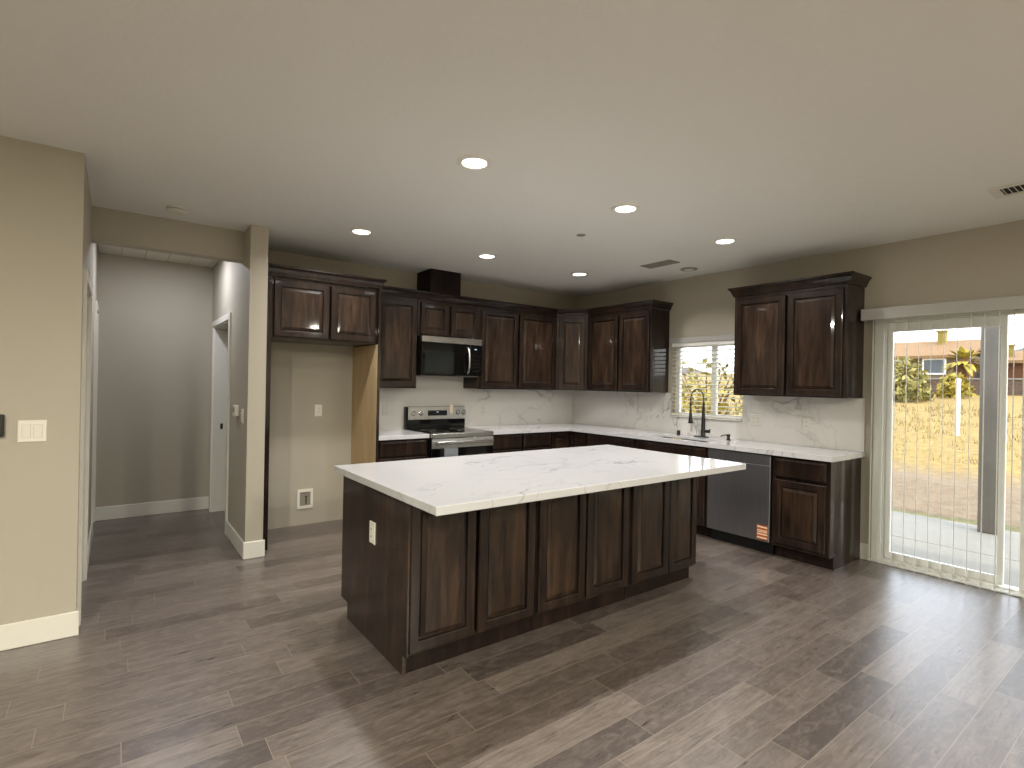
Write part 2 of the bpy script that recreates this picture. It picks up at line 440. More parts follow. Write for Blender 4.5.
def upper(label, loc, rz, w, doors, z0=ZU, z1=ZT, d=.33, group='upper cabinets along the kitchen walls', dz=(.014, .034)):
    t = thing('upper_cabinet', label, 'cabinet', loc, rz, group)
    # carcass open underneath by a recessed bottom, face frame in front
    obj('body', bx(.001, w - .001, -d + .018, -.002, z0 + .006, z1, bev=.001), M['wood'], t)
    bm = slab(sorted({.001, .036, w - .036, w - .001}), [z0, z0 + .04, z1 - .045, z1], holes((.036, w - .036, z0 + .04, z1 - .045)), -d + .018, -d, 'XZY')
    obj('face_frame', bm, M['wood'], t)
    for a, b in doors: door(t, a, b, z0 + dz[0], z1 - dz[1], -d)
    return t
R90 = -PI / 2
# fridge enclosure and the deep cabinet above it
fc = thing('fridge_cabinet', 'dark wood surround of the empty fridge space with a deep two-door cabinet on top', 'cabinet', (-4.092, 0, 0), 0)
obj('side_panel', bx(-.050, -.002, -.655, -.002, 0.001, ZT, bev=.0015), M['wood'], fc)
sp_ = obj('side_panel', bx(.943, .959, -.66, -.002, .001, ZT), M['wood'], fc)
obj('maple_face', bx(.937, .9425, -.645, -.002, .001, 1.788), M['maple'], sp_)['label'] = 'pale maple inner face'
obj('front_edge', bx(.935, .961, -.668, -.6605, .001, 1.788, bev=.001), M['wood'], sp_)
fw_ = .936
obj('body', bx(.001, fw_ - .001, -.60, -.002, 1.796, ZT, bev=.001), M['wood'], fc)
bm = slab([.001, .03, fw_ - .03, fw_ - .001], [1.79, 1.82, ZT - .03, ZT], holes((.03, fw_ - .03, 1.82, ZT - .03)), -.60, -.62, 'XZY')
obj('face_frame', bm, M['wood'], fc)
door(fc, .018, .482, 1.806, 2.29, -.62); door(fc, .500, .921, 1.806, 2.29, -.62)
crown('crown_molding', [(-.05, -.64), (.958, -.64), (.958, -.396)], ZT, fc)

upper('dark single-door upper cabinet between fridge panel and microwave', (-3.130, 0, 0), 0, .548, [(.088, .535)], group='upper cabinets along the kitchen walls')
upper('short two-door upper cabinet directly above the microwave', (-2.580, 0, 0), 0, .772, [(.030, .372), (.402, .762)], z0=1.935)
upper('dark two-door upper cabinet right of the microwave', (-1.806, 0, 0), 0, 1.194, [(.036, .562), (.590, 1.172)])
# diagonal corner upper
dg = thing('corner_cabinet', 'narrow single-door diagonal upper cabinet in the kitchen corner', 'cabinet', (0, 0, 0))
bm = B(); pts = [(-.002, -.002), (-.609, -.002), (-.609, -.332), (-.332, -.609), (-.002, -.609)]
lo = [bm.verts.new((*p, ZU)) for p in pts]; hi = [bm.verts.new((*p, ZT)) for p in pts]
bm.faces.new(lo); bm.faces.new(hi)
for i in range(5): bm.faces.new((lo[i], lo[(i+1) % 5], hi[(i+1) % 5], hi[i]))
obj('body', bm, M['wood'], dg)
dw = math.hypot(.277, .277)
hinge = bpy.data.objects.new('face_frame', None)
bm = slab([.002, .04, dw - .04, dw - .002], [ZU, ZU + .02, ZT - .04, ZT], holes((.04, dw - .04, ZU + .02, ZT - .04)), -.001, -.012, 'XZY')
ffd = obj('face_frame', bm, M['wood'], dg, (-.609, -.332, 0), -PI / 4)
dd = door(dg, .03, dw - .03, ZU + .014, ZT - .034, 0)
dd.location = Vector((-.609, -.332, 0)) + Vector((.03 * math.cos(PI/4) - .013 * math.cos(PI/4), -.03 * math.sin(PI/4) - .013 * math.sin(PI/4), ZU + .014)); dd.rotation_euler = (0, 0, -PI / 4)
bpy.data.objects.remove(hinge)
upper('dark two-door upper cabinet on the window wall left of the sink window', (0, -.611, 0), R90, .999, [(.028, .512), (.540, .978)])
rc = upper('dark two-door upper cabinet between the sink window and sliding door', (0, -2.612, 0), R90, .998, [(.022, .490), (.514, .962)], group='upper cabinets along the kitchen walls')
crown('crown_molding', [(-.003, -.002), (-.003, -.332), (1.001, -.332), (1.001, -.002)], ZT, rc)
cr = crown('crown_molding', [(-3.130, -.332), (-.62, -.332), (-.332, -.62), (-.332, -1.612), (-.002, -1.612)], ZT)
tag(cr, 'continuous dark crown moulding above the corner run of upper cabinets', 'crown molding')
vc = tag(obj('vent_chase', bx(-2.433, -2.052, -.325, -.002, ZT + .001, H - .001, bev=.002), M['wood_dark']), 'dark wood box hiding the duct above the microwave cabinet up to the ceiling', 'vent chase')

# base cabinets
def base(label, loc, rz, w, fronts, d=.61, z1=.872, body=True, toe=(0, None)):
    t = thing('base_cabinet', label, 'cabinet', loc, rz, 'base cabinets under the wall counter')
    obj('body', bx(.001, w - .001, -d + .018, -.024, .105, z1), M['wood'], t)
    bm = slab(sorted({.001, .032, w - .032, w - .001}), [.105, .135, z1 - .03, z1], holes((.032, w - .032, .135, z1 - .03)), -d + .018, -d, 'XZY')
    obj('face_frame', bm, M['wood'], t)
    obj('toe_kick', bx(.001, w - .001, -d + .075, -d + .095, .001, .1045), M['wood_dark'], t)
    for kind, a, b, c, e in fronts:
        (door if kind == 'D' else drawer)(t, a, b, c, e, -d)
    return t
base('small base cabinet with one wide drawer between fridge panel and range', (-3.130, 0, 0), 0, .547, [('W', .03, .525, .705, .855), ('D', .03, .27, .12, .69), ('D', .285, .525, .12, .69)])
base('base cabinet with two drawers right of the range', (-1.810, 0, 0), 0, .900, [('W', .025, .44, .705, .855), ('W', .465, .88, .705, .855), ('D', .025, .44, .12, .69), ('D', .465, .88, .12, .69)])
# corner (lazy susan) base: L plan with a folded pair of doors
cc = thing('corner_base_cabinet', 'dark corner base cabinet with a folding pair of doors behind the island', 'cabinet', (0, 0, 0))
obj('body', slab([-.905, -.59, -.024], [-.905, -.59, -.024], rects((-.905, -.024, -.59, -.024), (-.59, -.024, -.905, -.024)), .105, .872), M['wood'], cc)
obj('toe_kick', slab([-.905, -.515, -.50], [-.905, -.515, -.50], rects((-.905, -.50, -.515, -.50), (-.515, -.50, -.905, -.50)), .001, .1045), M['wood_dark'], cc)
door(cc, -.895, -.615, .12, .855, -.59)
d2 = door(cc, 0, .28, .12, .855, 0); d2.location = (-.591, -.615, .12); d2.rotation_euler = (0, 0, R90)
base('base cabinet with one drawer left of the sink cabinet', (0, -.910, 0), R90, .745, [('W', .03, .72, .705, .855), ('D', .03, .36, .12, .69), ('D', .38, .72, .12, .69)])
sb = base('sink base cabinet left of the dishwasher', (0, -1.658, 0), R90, .878, [('W', .03, .85, .705, .855), ('D', .03, .43, .12, .69), ('D', .445, .85, .12, .69)], z1=.64)
for e in [c for c in sb.children if c.name.startswith('face_frame')]: bpy.data.objects.remove(e)
bm = slab([.001, .032, .846, .877], [.105, .135, .842, .872], holes((.032, .846, .135, .842)), -.592, -.61, 'XZY'); obj('face_frame', bm, M['wood'], sb)
ec = base('end base cabinet with a drawer over a raised-panel door beside the sliding door', (0, -3.152, 0), R90, .453, [('W', .026, .432, .700, .852), ('D', .026, .432, .135, .672)])
bm = slab([-.612, -.535, -.024], [.001, .105, .872], holes((-.62, -.535, 0, .105)), .4535, .462, 'XZY')
bmesh.ops.translate(bm, verts=bm.verts, vec=(0, 0, 0)); 
obj('end_panel', slab([-.612, -.535, -.024], [.001, .105, .872], holes((-.62, -.535, 0, .105)), .4535, .463, 'YZX'), M['wood'], ec); bm.free()

# counters
CT, CB = .914, .874
SINK = (-.580, -.33, -2.475, -1.82)
bm = slab([-1.808, -.65, SINK[0], SINK[1], -.0015], [-3.640, SINK[2], SINK[3], -.65, -.0015],
          lambda u, v: (u > -.65 or v > -.65) and not (SINK[0] < u < SINK[1] and SINK[2] < v < SINK[3]), CT - .02, CT)
ctop = tag(obj('countertop', bm, M['quartz']), 'white quartz L-shaped counter running from the range round to the end cabinet', 'countertop')
bm = slab([-1.808, -.65, -.615, -.0015], [-3.640, -3.605, -.65, -.615], lambda u, v: (-.65 < u < -.615 and v < -.615) or (v > -.65 and u < -.615) or (u > -.65 and v < -3.605), CB, CT - .0202)
obj('edge_apron', bm, M['quartz'], ctop)
tag(obj('countertop', bx(-3.131, -2.583, -.65, -.0015, CB, CT, bev=.002), M['quartz']), 'short white quartz counter between fridge panel and range', 'countertop')
# backsplash slabs
tag(obj('backsplash', slab([-3.131, -2.58, -1.808, -.0215], [CT + .0005, ZU - .001, 1.51], lambda u, v: v < ZU - .001 or -2.58 < u < -1.808, -.021, -.0015, 'XZY'), M['splash']), 'grey-veined white slab backsplash behind the range', 'backsplash')
wb = slab([-3.632, -2.535, -1.648, -.0015], [CT + .0005, 1.098, ZU - .001], holes((-2.535, -1.648, 1.098, 2)), -.021, -.0015, 'YZX')
tag(obj('backsplash', wb, M['splash']), 'grey-veined white slab backsplash under the sink window', 'backsplash')
# outlet plates
def plate(name, label, cat, loc, rz, w=.072, h=.116, kind='outlet', mat=None, grp=None):
    """cover plate hung on a wall; local front faces -y"""
    t = thing(name, label, cat, loc, rz, grp)
    bm = B(); rings_mesh(bm, w, h, ((0, 0), (0, -.004), (.004, -.007)), back=True, x0=-w/2, z0=-h/2)
    obj('cover_plate', bm, mat or M['white_p'], t)
    n = 2 if w > .1 else 1
    for i in range(n):
        cx = (i - (n - 1) / 2) * .046
        if kind == 'outlet':
            for s in (-1, 1):
                f = B(); box(f, cx - .016, cx + .016, -.0095, -.0072, s * .02 - .013, s * .02 + .013, .002)
                r = obj('receptacle', f, mat or M['white_p'], t)
                g = B()
                for q in (-.006, .006): box(g, cx + q - .0012, cx + q + .0012, -.0102, -.0096, s * .02 - .004, s * .02 + .006)
                obj('slots', g, M['dark'], r)
        else:
            bm = B(); v = [bm.verts.new(p) for p in ((cx - .016, -.0072, -.033), (cx + .016, -.0072, -.033), (cx + .016, -.0072, .033), (cx - .016, -.0072, .033), (cx - .016, -.009, -.033), (cx + .016, -.009, -.033), (cx + .016, -.014, .033), (cx - .016, -.014, .033))]
            for q in ((0, 1, 2, 3), (4, 5, 6, 7), (0, 1, 5, 4), (1, 2, 6, 5), (2, 3, 7, 6), (3, 0, 4, 7)): bm.faces.new([v[k] for k in q])
            obj('rocker', bm, M['white_p'], t)
            obj('rocker_gap_shade', slab([cx - .0185, cx - .0165, cx + .0165, cx + .0185], [-.0355, -.0335, .0335, .0355], holes((cx - .0165, cx + .0165, -.0335, .0335)), -.0071, -.0078, 'XZY'), M['plate_q'], t)  # thin grey ring coloured as the shadow in the gap round the rocker
    return t
for lab, x, zz in (('pale outlet on the backsplash by the fridge panel', -2.79, 1.13), ('pale outlet on the backsplash right of the range', -1.50, 1.11), ('pale outlet on the range backsplash nearest the corner', -.36, 1.10)):
    plate('outlet', lab, 'outlet', (x, -.0212, zz), 0, mat=M['plate_q'], grp='backsplash outlets')
for lab, y, zz, w in (('pale outlet on the window-wall backsplash left of the sink', -1.23, 1.10, .072), ('pale double outlet plate on the backsplash right of the sink window', -2.68, 1.125, .118), ('pale outlet on the backsplash above the dishwasher end', -3.16, 1.12, .072)):
    plate('outlet', lab, 'outlet', (-.0212, y, zz), R90, w=w, mat=M['plate_q'], grp='backsplash outlets')
plate('outlet', 'white outlet high on the back wall of the fridge space', 'outlet', (-3.498, -.0005, 1.135), 0)
plate('light_switch', 'white double rocker switch on the beige wall at left', 'light switch', (-5.491, -1.6605, 1.139), 0, w=.116, kind='switch')
plate('light_switch', 'white switch on the hallway side of the partition near its end', 'light switch', (-4.2945, -.62, 1.13), -PI / 2, kind='switch')
th = thing('thermostat', 'white box thermostat on the partition wall facing the hallway', 'thermostat', (-4.2945, -.385, 1.165), -PI / 2)
obj('case', bx(-.06, .06, -.03, 0, -.047, .047, bev=.006, seg=2), M['white_p'], th)
obj('screen', bx(-.04, .025, -.0315, -.0302, -.015, .03), M['grille'], th)
wd_ = thing('wall_device', 'small black control box on the beige wall left of the double switch', 'wall device', (-5.625, -1.6605, 1.172), 0)
obj('case', bx(-.03, .026, -.03, 0, -.058, .058, bev=.005, seg=2), M['black'], wd_)
obj('button', lathe(B(), [(.012, -.030), (.012, -.036), (.009, -.038)], 16, 'Y', (.0, 0, -.012)), M['blackgloss'], wd_)
# fridge water box
wbx = thing('water_outlet_box', 'white recessed water outlet box low in the fridge space', 'outlet box', (-3.613, -.0005, .258), 0)
bm = B(); R_ = []
obj('frame', slab([-.075, -.052, .052, .075], [-.095, -.068, .068, .095], holes((-.052, .052, -.068, .068)), 0, -.012, 'XZY'), M['white_p'], wbx)
bm.free()
obj('recess', bx(-.051, .051, -.002, -.0005, -.067, .067), M['grille'], wbx)
v_ = B(); tube(v_, [(.01, -.006, -.05), (.01, -.006, .02)], .006, 10); box(v_, -.006, .026, -.010, -.003, .018, .03, .002)
obj('valve', v_, M['brass'], wbx)

# ------------------------------------------------------------------ island
IX0, IX1, IYF, IYB = -3.996, -1.625, -3.085, -2.185
units = [(-3.996, -3.182, (-3.982, -3.603), (-3.581, -3.196)), (-3.180, -2.374, (-3.166, -2.793), (-2.776, -2.393)), (-2.372, -1.625, (-2.353, -1.964), (-1.953, -1.632))]
names_i = ['island base cabinet with two raised-panel doors at the left end, outlet on its end panel', 'middle island base cabinet with two raised-panel doors', 'island base cabinet with two raised-panel doors at the end nearest the sliding door']
for i, (a, b, dA, dB) in enumerate(units):
    t = thing('island_cabinet', names_i[i], 'cabinet', (a, 0, 0), 0, 'island cabinets')
    w = b - a
    obj('body', bx(.001 + (.02 if i == 0 else 0), w - .001, IYF + .018, IYB, .098, .8735), M['wood'], t)
    lx = .021 if i == 0 else .001
    obj('face_frame', slab(sorted({lx, lx + .02, w - .02, w - .001}), [.098, .125, .85, .8735], holes((lx + .02, w - .02, .125, .85)), IYF + .018, IYF, 'XZY'), M['wood'], t)
    obj('toe_kick', bx(lx, w - (.025 if i == 2 else .001), IYF + .028, IYB - .11, .001, .0975), M['wood_dark'], t)
    for q, dr in enumerate((dA, dB)):
        x0, x1 = dr
        door(t, x0 - a, x1 - a, .112, .858, IYF)
    if i == 0:
        ys = [IYF - .004, IYF + .024, IYB - .11, IYB]
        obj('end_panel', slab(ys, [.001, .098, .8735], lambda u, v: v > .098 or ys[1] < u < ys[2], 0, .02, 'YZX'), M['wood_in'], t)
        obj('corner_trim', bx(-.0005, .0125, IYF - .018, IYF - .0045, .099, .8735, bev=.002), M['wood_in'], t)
ob = plate('outlet', 'white outlet on the left end panel of the island', 'outlet', (IX0 - .0005, -2.668, .608), R90, h=.118)
tag(obj('island_countertop', bx(-4.051, -1.615, -3.475, -2.175, CB, CT, bev=.0025), M['quartz']), 'large white veined quartz top on the kitchen island', 'countertop')

# ------------------------------------------------------------------ range
rg = thing('range', 'stainless steel freestanding electric range with black glass cooktop and back panel', 'range', (-2.576, 0, 0))
w = .762
obj('body', bx(.002, w - .002, -.64, -.03, .04, .888), M['black'], rg)
ct = obj('cooktop', bx(.0, w, -.655, -.085, .890, .918, bev=.003), M['blackgloss'], rg)
obj('front_trim', bx(.0, w, -.685, -.656, .868, .918, bev=.006, seg=2), M['steel_h'], rg)
for (cx, cy, r) in ((.19, -.50, .10), (.56, -.48, .115), (.20, -.24, .08), (.57, -.24, .08)):
    b_ = B(); lathe(b_, [(r, .9182), (r, .9186), (r - .004, .9186), (r - .004, .9182)], 40, cap=False, at=(cx, cy, 0)); obj('burner_ring', b_, M['grille'], ct)
obj('backguard', bx(.0, w, -.085, -.024, .919, 1.165, bev=.004), M['blackgloss'], rg)
pn = obj('control_panel', bx(.022, w - .004, -.098, -.086, 1.020, 1.163, bev=.004, seg=2), M['steel'], rg)
dsp = obj('display', bx(.262, .508, -.1005, -.0982, 1.062, 1.122), M['blackgloss'], pn)
obj('lit_indicator', bx(.370, .396, -.1012, -.1006, 1.099, 1.109), M['display'], dsp)
for kx in (.085, .178, .655, .728):
    b_ = B(); lathe(b_, [(.026, -.0985), (.026, -.104), (.021, -.106), (.019, -.124), (.016, -.127)], 24, 'Y', (kx, 0, 1.093))
    kn = obj('knob', b_, M['steel_h'], pn, smooth=False)
    obj('knob_ring', lathe(B(), [(.029, -.0982), (.029, -.1002), (.0262, -.1002), (.0262, -.0982)], 24, 'Y', (kx, 0, 1.093), cap=False), M['black'], kn)
obj('hang_tag', bx(.545, .590, -.1005, -.0985, 1.085, 1.185), M['cream'], pn)
dr = obj('oven_door', bx(.004, w - .004, -.682, -.642, .19, .862, bev=.004), M['blackgloss'], rg)
obj('door_trim', bx(.004, w - .004, -.6855, -.6825, .765, .862, bev=.001), M['steel'], dr)
h_ = B(); box(h_, .03, w - .03, -.742, -.722, .805, .842, .008, 2)
obj('oven_handle', h_, M['steel_h'], dr)
for hx in (.045, w - .07):
    obj('handle_post', bx(hx, hx + .025, -.7215, -.686, .812, .836), M['steel_h'], dr)
obj('grey_film', bx(.15, .31, -.6865, -.684, .56, .764), M['grey_paper'], dr)['label'] = 'grey printed film on the oven door'
obj('storage_drawer', bx(.004, w - .004, -.68, -.642, .05, .182, bev=.004), M['steel'], rg)
for lx in (.05, w - .05):
    for ly in (-.60, -.08): obj('leg', lathe(B(), [(.016, 0.0), (.016, .012), (.01, .014), (.01, .0395)], 12, at=(lx, ly, 0)), M['black'], rg)

# ------------------------------------------------------------------ microwave
mw = thing('microwave', 'black and stainless over-range microwave under the short cabinet', 'microwave', (-2.576, 0, 0))
obj('body', bx(.003, w - .003, -.385, -.024, 1.515, 1.932), M['black'], mw)
md = obj('door', bx(.003, .600, -.425, -.386, 1.517, 1.865, bev=.004), M['blackgloss'], mw)
obj('window', bx(.045, .395, -.4265, -.4252, 1.545, 1.775, bev=.0004), M['mwglass'], md)
obj('handle', tube(B(), [(.565, -.428, 1.545), (.567, -.452, 1.565), (.569, -.466, 1.63), (.569, -.470, 1.69), (.569, -.466, 1.75), (.567, -.452, 1.81), (.565, -.428, 1.835)], .013, 12), M['steel_h'], md, smooth=True)
cp = obj('control_panel', bx(.603, w - .003, -.425, -.386, 1.517, 1.865, bev=.004), M['blackgloss'], mw)
bm = B()
obj('lit_indicator', bx(.662, .690, -.4258, -.4252, 1.812, 1.822), M['display'], cp)
for r in range(5):
    for c in range(3):
        obj('button', bx(.633 + c * .037, .657 + c * .037, -.4262, -.4252, 1.565 + r * .042, 1.583 + r * .042), M['mwglass'], cp)
bm.free()
obj('vent_strip', bx(.003, w - .003, -.427, -.386, 1.868, 1.932, bev=.003), M['steel_h'], mw)
obj('bottom_plate', bx(.02, w - .02, -.37, -.05, 1.508, 1.5145), M['grille'], mw)

# ------------------------------------------------------------------ dishwasher
dwr = thing('dishwasher', 'stainless steel dishwasher with an orange sticker in its lower right corner', 'dishwasher', (0, -2.540, 0), R90)
w = .606
obj('tub', bx(.003, w - .003, -.585, -.03, .10, .868), M['black'], dwr)
fp = obj('door', bx(.004, w - .004, -.632, -.587, .115, .775, bev=.003), M['steel_d'], dwr)
obj('top_panel', bx(.004, w - .004, -.632, -.610, .778, .862, bev=.003), M['steel_d'], dwr)
obj('handle_pocket', bx(.03, w - .03, -.6085, -.588, .777, .855), M['black'], dwr)
obj('toe_plate', bx(.004, w - .004, -.55, -.53, .002, .098), M['black'], dwr)
stk = obj('sticker', bx(.493, .592, -.6335, -.6322, .132, .255), M['orange'], fp); stk['label'] = 'orange sticker with cream stripes'
for z_, h2 in ((.2335, .010), (.207, .006), (.194, .006), (.172, .010), (.142, .010)):
    obj('stripe', bx(.498, .588, -.6343, -.6336, z_, z_ + h2), M['cream'], stk)

# ------------------------------------------------------------------ sink, faucet, soap
sk_ = thing('sink', 'dark undermount sink basin set in the window-wall counter', 'sink', (0, 0, 0))
bm = B(); x0, x1, y0, y1 = SINK[0] - .004, SINK[1] + .004, SINK[2] - .004, SINK[3] + .004
o_ = [[bm.verts.new(p) for p in ((x0 + i, y0 + i, z), (x1 - i, y0 + i, z), (x1 - i, y1 - i, z), (x0 + i, y1 - i, z))] for i, z in ((-.005, CT - .0215), (0, CT - .0215), (.006, .70), (.03, .675), (.15, .668))]
for A, C in zip(o_, o_[1:]):
    for k in range(4): bm.faces.new((A[k], A[(k+1) % 4], C[(k+1) % 4], C[k]))
bm.faces.new(o_[-1])
obj('basin', bm, M['basin'], sk_)
obj('drain', lathe(B(), [(.05, .6685), (.05, .6705), (.03, .6705)], 24, at=(-.40, -2.14, 0)), M['steel_h'], sk_)
obj('yellow_label', bx(x1 - .0075, x1 - .006, -2.03, -1.92, .80, .8915), M['yellow'], sk_)['label'] = 'yellow label on the back inside wall'
fx, fy = -.155, -2.175
fa = thing('faucet', 'matte black pull-down spring kitchen faucet with a high arch', 'faucet', (fx, fy, CT + .0005))
obj('base_plate', bx(-.028, .028, -.05, .10, 0, .008, bev=.003), M['black'], fa)
obj('column', lathe(B(), [(.026, .008), (.026, .02), (.023, .03), (.021, .16), (.017, .24), (.013, .32), (.011, .36), (.008, .385)], 20), M['black'], fa, smooth=True)
arc = [(0, 0, .375), (-.004, 0, .42)]
for i in range(9):
    a = PI * i / 8; arc.append((-.1145 + .1105 * math.cos(a), 0, .42 + .085 * math.sin(a)))
arc += [(-.226, 0, .38), (-.227, 0, .31)]
obj('spring_hose', tube(B(), arc, .0065, 10), M['black'], fa, smooth=True)
obj('holder_clip', lathe(B(), [(.013, .335), (.013, .36)], 14, at=(-.226, 0, 0)), M['black'], fa)
obj('spray_head', lathe(B(), [(.008, .325), (.011, .30), (.013, .26), (.022, .175), (.023, .155), (.018, .153)], 18, at=(-.227, 0, 0)), M['black'], fa, smooth=True)
hn = obj('handle_hub', tube(B(), [(0, -.018, .065), (0, -.075, .065)], .017, 14), M['black'], fa)
obj('lever', tube(B(), [(0, -.06, .072), (-.0, -.075, .082), (-.01, -.088, .088)], .006, 8), M['black'], hn)
sw = thing('air_switch', 'short black round air switch on the counter left of the faucet', 'air switch', (-.175, -1.885, CT + .0005))
obj('cap', lathe(B(), [(.020, 0), (.020, .046), (.017, .05)], 20), M['black'], sw); obj('top_button', lathe(B(), [(.011, .0502), (.011, .054), (.009, .055)], 16), M['grille'], sw)
sd = thing('soap_dispenser', 'black soap dispenser pump on the counter right of the faucet', 'soap dispenser', (-.19, -2.485, CT + .0005))
obj('body', lathe(B(), [(.022, 0), (.022, .006), (.015, .010), (.014, .035), (.018, .037), (.018, .058), (.012, .061)], 18), M['black'], sd)
obj('spout', tube(B(), [(0, 0, .05), (-.04, .012, .053), (-.085, .025, .047), (-.092, .027, .036)], .005, 8), M['black'], sd)

# ------------------------------------------------------------------ sink window and blind
wf = struct('window_1', slab([WIN[0], WIN[0] + .05, -2.17, -2.115, WIN[1] - .05, WIN[1]], [WIN[2] + .0, WIN[2] + .05, WIN[3] - .05, WIN[3]],
     holes((WIN[0] + .05, -2.17, WIN[2] + .05, WIN[3] - .05), (-2.115, WIN[1] - .05, WIN[2] + .05, WIN[3] - .05)), .07, .115, 'YZX'), M['vinyl'])
obj('pane', bx(.090, .094, WIN[0] + .048, -2.168, WIN[2] + .048, WIN[3] - .048), M['glass'], wf)
obj('pane', bx(.086, .090, -2.117, WIN[1] - .048, WIN[2] + .048, WIN[3] - .048), M['glass'], wf)
struct('trim_4', bx(-.040, .068, WIN[0] - .0, WIN[1] + .0, WIN[2] - .03 + .0305, WIN[2] + .012, bev=.003), M['splash'])
bl = thing('window_blind', 'white horizontal slat blind lowered over the sink window', 'blind', (0, 0, 0))
obj('valance', bx(-.030, -.018, WIN[0] - .01, WIN[1] + .02, 1.938, 1.998, bev=.003), M['valance'], bl)
obj('headrail', bx(-.016, .035, WIN[0] + .006, WIN[1] - .006, 1.900, 1.942), M['vinyl'], bl)
sz = 1.888; k = 0
while sz > 1.150:
    bm = B(); c, s_ = math.cos(math.radians(8)), math.sin(math.radians(8))
    y0, y1 = WIN[0] + .008, WIN[1] - .008
    rows = []
    for a, hgt in ((-.024, 0), (-.012, .003), (0, .004), (.012, .003), (.024, 0)):
        xx, zz = a * c, hgt - a * s_
        rows.append([bm.verts.new((.012 + xx, y, sz + zz + dz_)) for y in (y0, y1) for dz_ in (0, .0025)])
    for A, C in zip(rows, rows[1:]):
        for q in ((0, 2), (2, 3), (3, 1), (1, 0)): bm.faces.new((A[q[0]], A[q[1]], C[q[1]], C[q[0]]))
    for E_ in (rows[0], rows[-1]): bm.faces.new((E_[0], E_[2], E_[3], E_[1]))
    obj('slat', bm, M['slat'], bl); sz -= .0465
obj('bottom_rail', bx(-.012, .036, WIN[0] + .008, WIN[1] - .008, 1.118, 1.138, bev=.003), M['slat'], bl)
for yy in (-1.80, -2.38): obj('ladder_cord', tube(B(), [(-.013, yy, 1.90), (-.013, yy, 1.135)], .0018, 6), M['slat'], bl)

# ------------------------------------------------------------------ sliding glass door, vertical blind
y0, y1 = SLD[0], SLD[1]
sdo = struct('door_4', slab([y0, y0 + .045, y1 - .080, y1], [.0, .028, SLD[3] - .045, SLD[3]], holes((y0 + .045, y1 - .080, .028, SLD[3] - .045)), .055, .135, 'YZX'), M['vinyl'])
def sash(ya, yb, xa, xb, z0, z1, st=.062, rl=.075):
    f = obj('sash', slab([ya, ya + st, yb - st, yb], [z0, z0 + rl - .02, z1 - rl, z1], holes((ya + st, yb - st, z0 + rl - .02, z1 - rl)), xa, xb, 'YZX'), M['vinyl'], sdo)
    obj('pane', bx((xa + xb) / 2 - .002, (xa + xb) / 2 + .002, ya + st - .004, yb - st + .004, z0 + rl - .024, z1 - rl + .004), M['glass'], f)
    return f
sash(-4.507, y1 - .082, .098, .130, .030, SLD[3] - .047, st=.036)
s2 = sash(y0 + .047, -4.600, .060, .092, .030, SLD[3] - .047, st=.055)
obj('pull_handle', bx(.045, .059, -4.640, -4.618, .90, 1.15, bev=.004), M['vinyl'], s2)
struct('trim_5', bx(-.012, .054, y0, y1, .0008, .012, bev=.002), M['vinyl'])
vb = thing('vertical_blind', 'white vertical vane blind with its valance hanging across the sliding glass door', 'blind', (0, 0, 0))
obj('valance', bx(-.122, -.110, -5.36, -3.625, 2.028, 2.122, bev=.003), M['valance'], vb)
obj('headrail', bx(-.085, -.040, -5.34, -3.64, 2.055, 2.10), M['vinyl'], vb)
obj('valance_return', bx(-.110, -.001, -3.637, -3.625, 2.028, 2.122), M['valance'], vb)
vy = -3.700; first = None; k = 0
while vy > -5.33:
    if first is None:
        bm = B(); R_ = []
        for z_ in (.018, 2.052):
            R_.append([bm.verts.new((a, h_, z_)) for a, h_ in ((-.044, 0), (-.022, .002), (0, .0026), (.022, .002), (.044, 0), (.044, -.001), (.022, .001), (0, .0016), (-.022, .001), (-.044, -.001))])
        n_ = len(R_[0])
        for i in range(n_): bm.faces.new((R_[0][i], R_[0][(i+1) % n_], R_[1][(i+1) % n_], R_[1][i]))
        bm.faces.new(R_[0]); bm.faces.new(R_[1])
        first = obj('vane', bm, M['vane'], vb, (-.062, vy, 0), 0)
        vo = first
    else:
        vo = first.copy(); COL.objects.link(vo); vo.location = (-.062, vy, 0)
    vo.rotation_euler = (0, 0, math.radians(15 + random.uniform(-1.2, 1.2)) + (math.radians(-7) if k == 11 else 0))
    vy -= .0792; k += 1

# ------------------------------------------------------------------ ceiling fixtures
def downlight(label, x, y, power, color, group, spread=180):
    t = thing('recessed_light', label, 'ceiling light', (x, y, H), 0, group)
    obj('trim_ring', lathe(B(), [(.100, 0), (.100, -.004), (.095, -.007), (.073, -.008), (.068, -.004), (.068, 0)], 36, cap=False), M['white_p'], t, smooth=False)
    obj('lens', lathe(B(), [(.0675, -.0012), (.0675, -.0035), (.064, -.004)], 36), M['lens'], t)
    l = bpy.data.lights.new('lamp', 'AREA'); l.shape = 'DISK'; l.size = .13; l.energy = power; l.color = color; l.spread = math.radians(spread)
    lo_ = bpy.data.objects.new('lamp', l); COL.objects.link(lo_); lo_.parent = t; lo_.location = (0, 0, -.012)
    return t
for lab, x, y in (('nearest and largest-looking lit recessed ceiling light, over the left of the island', -3.554, -2.937), ('lit recessed ceiling light in front of the fridge cabinet', -3.536, -1.192), ('lit recessed ceiling light in front of the range and vent box', -2.282, -1.184), ('lit recessed ceiling light over the right half of the island', -2.325, -2.960), ('lit recessed ceiling light nearest the kitchen corner', -1.042, -1.179), ('lit recessed ceiling light in front of the right-hand window-wall cabinet', -1.067, -2.945)):
    downlight(lab, x, y, KITCHEN_W, KITCHEN_C, 'recessed kitchen lights', 150)
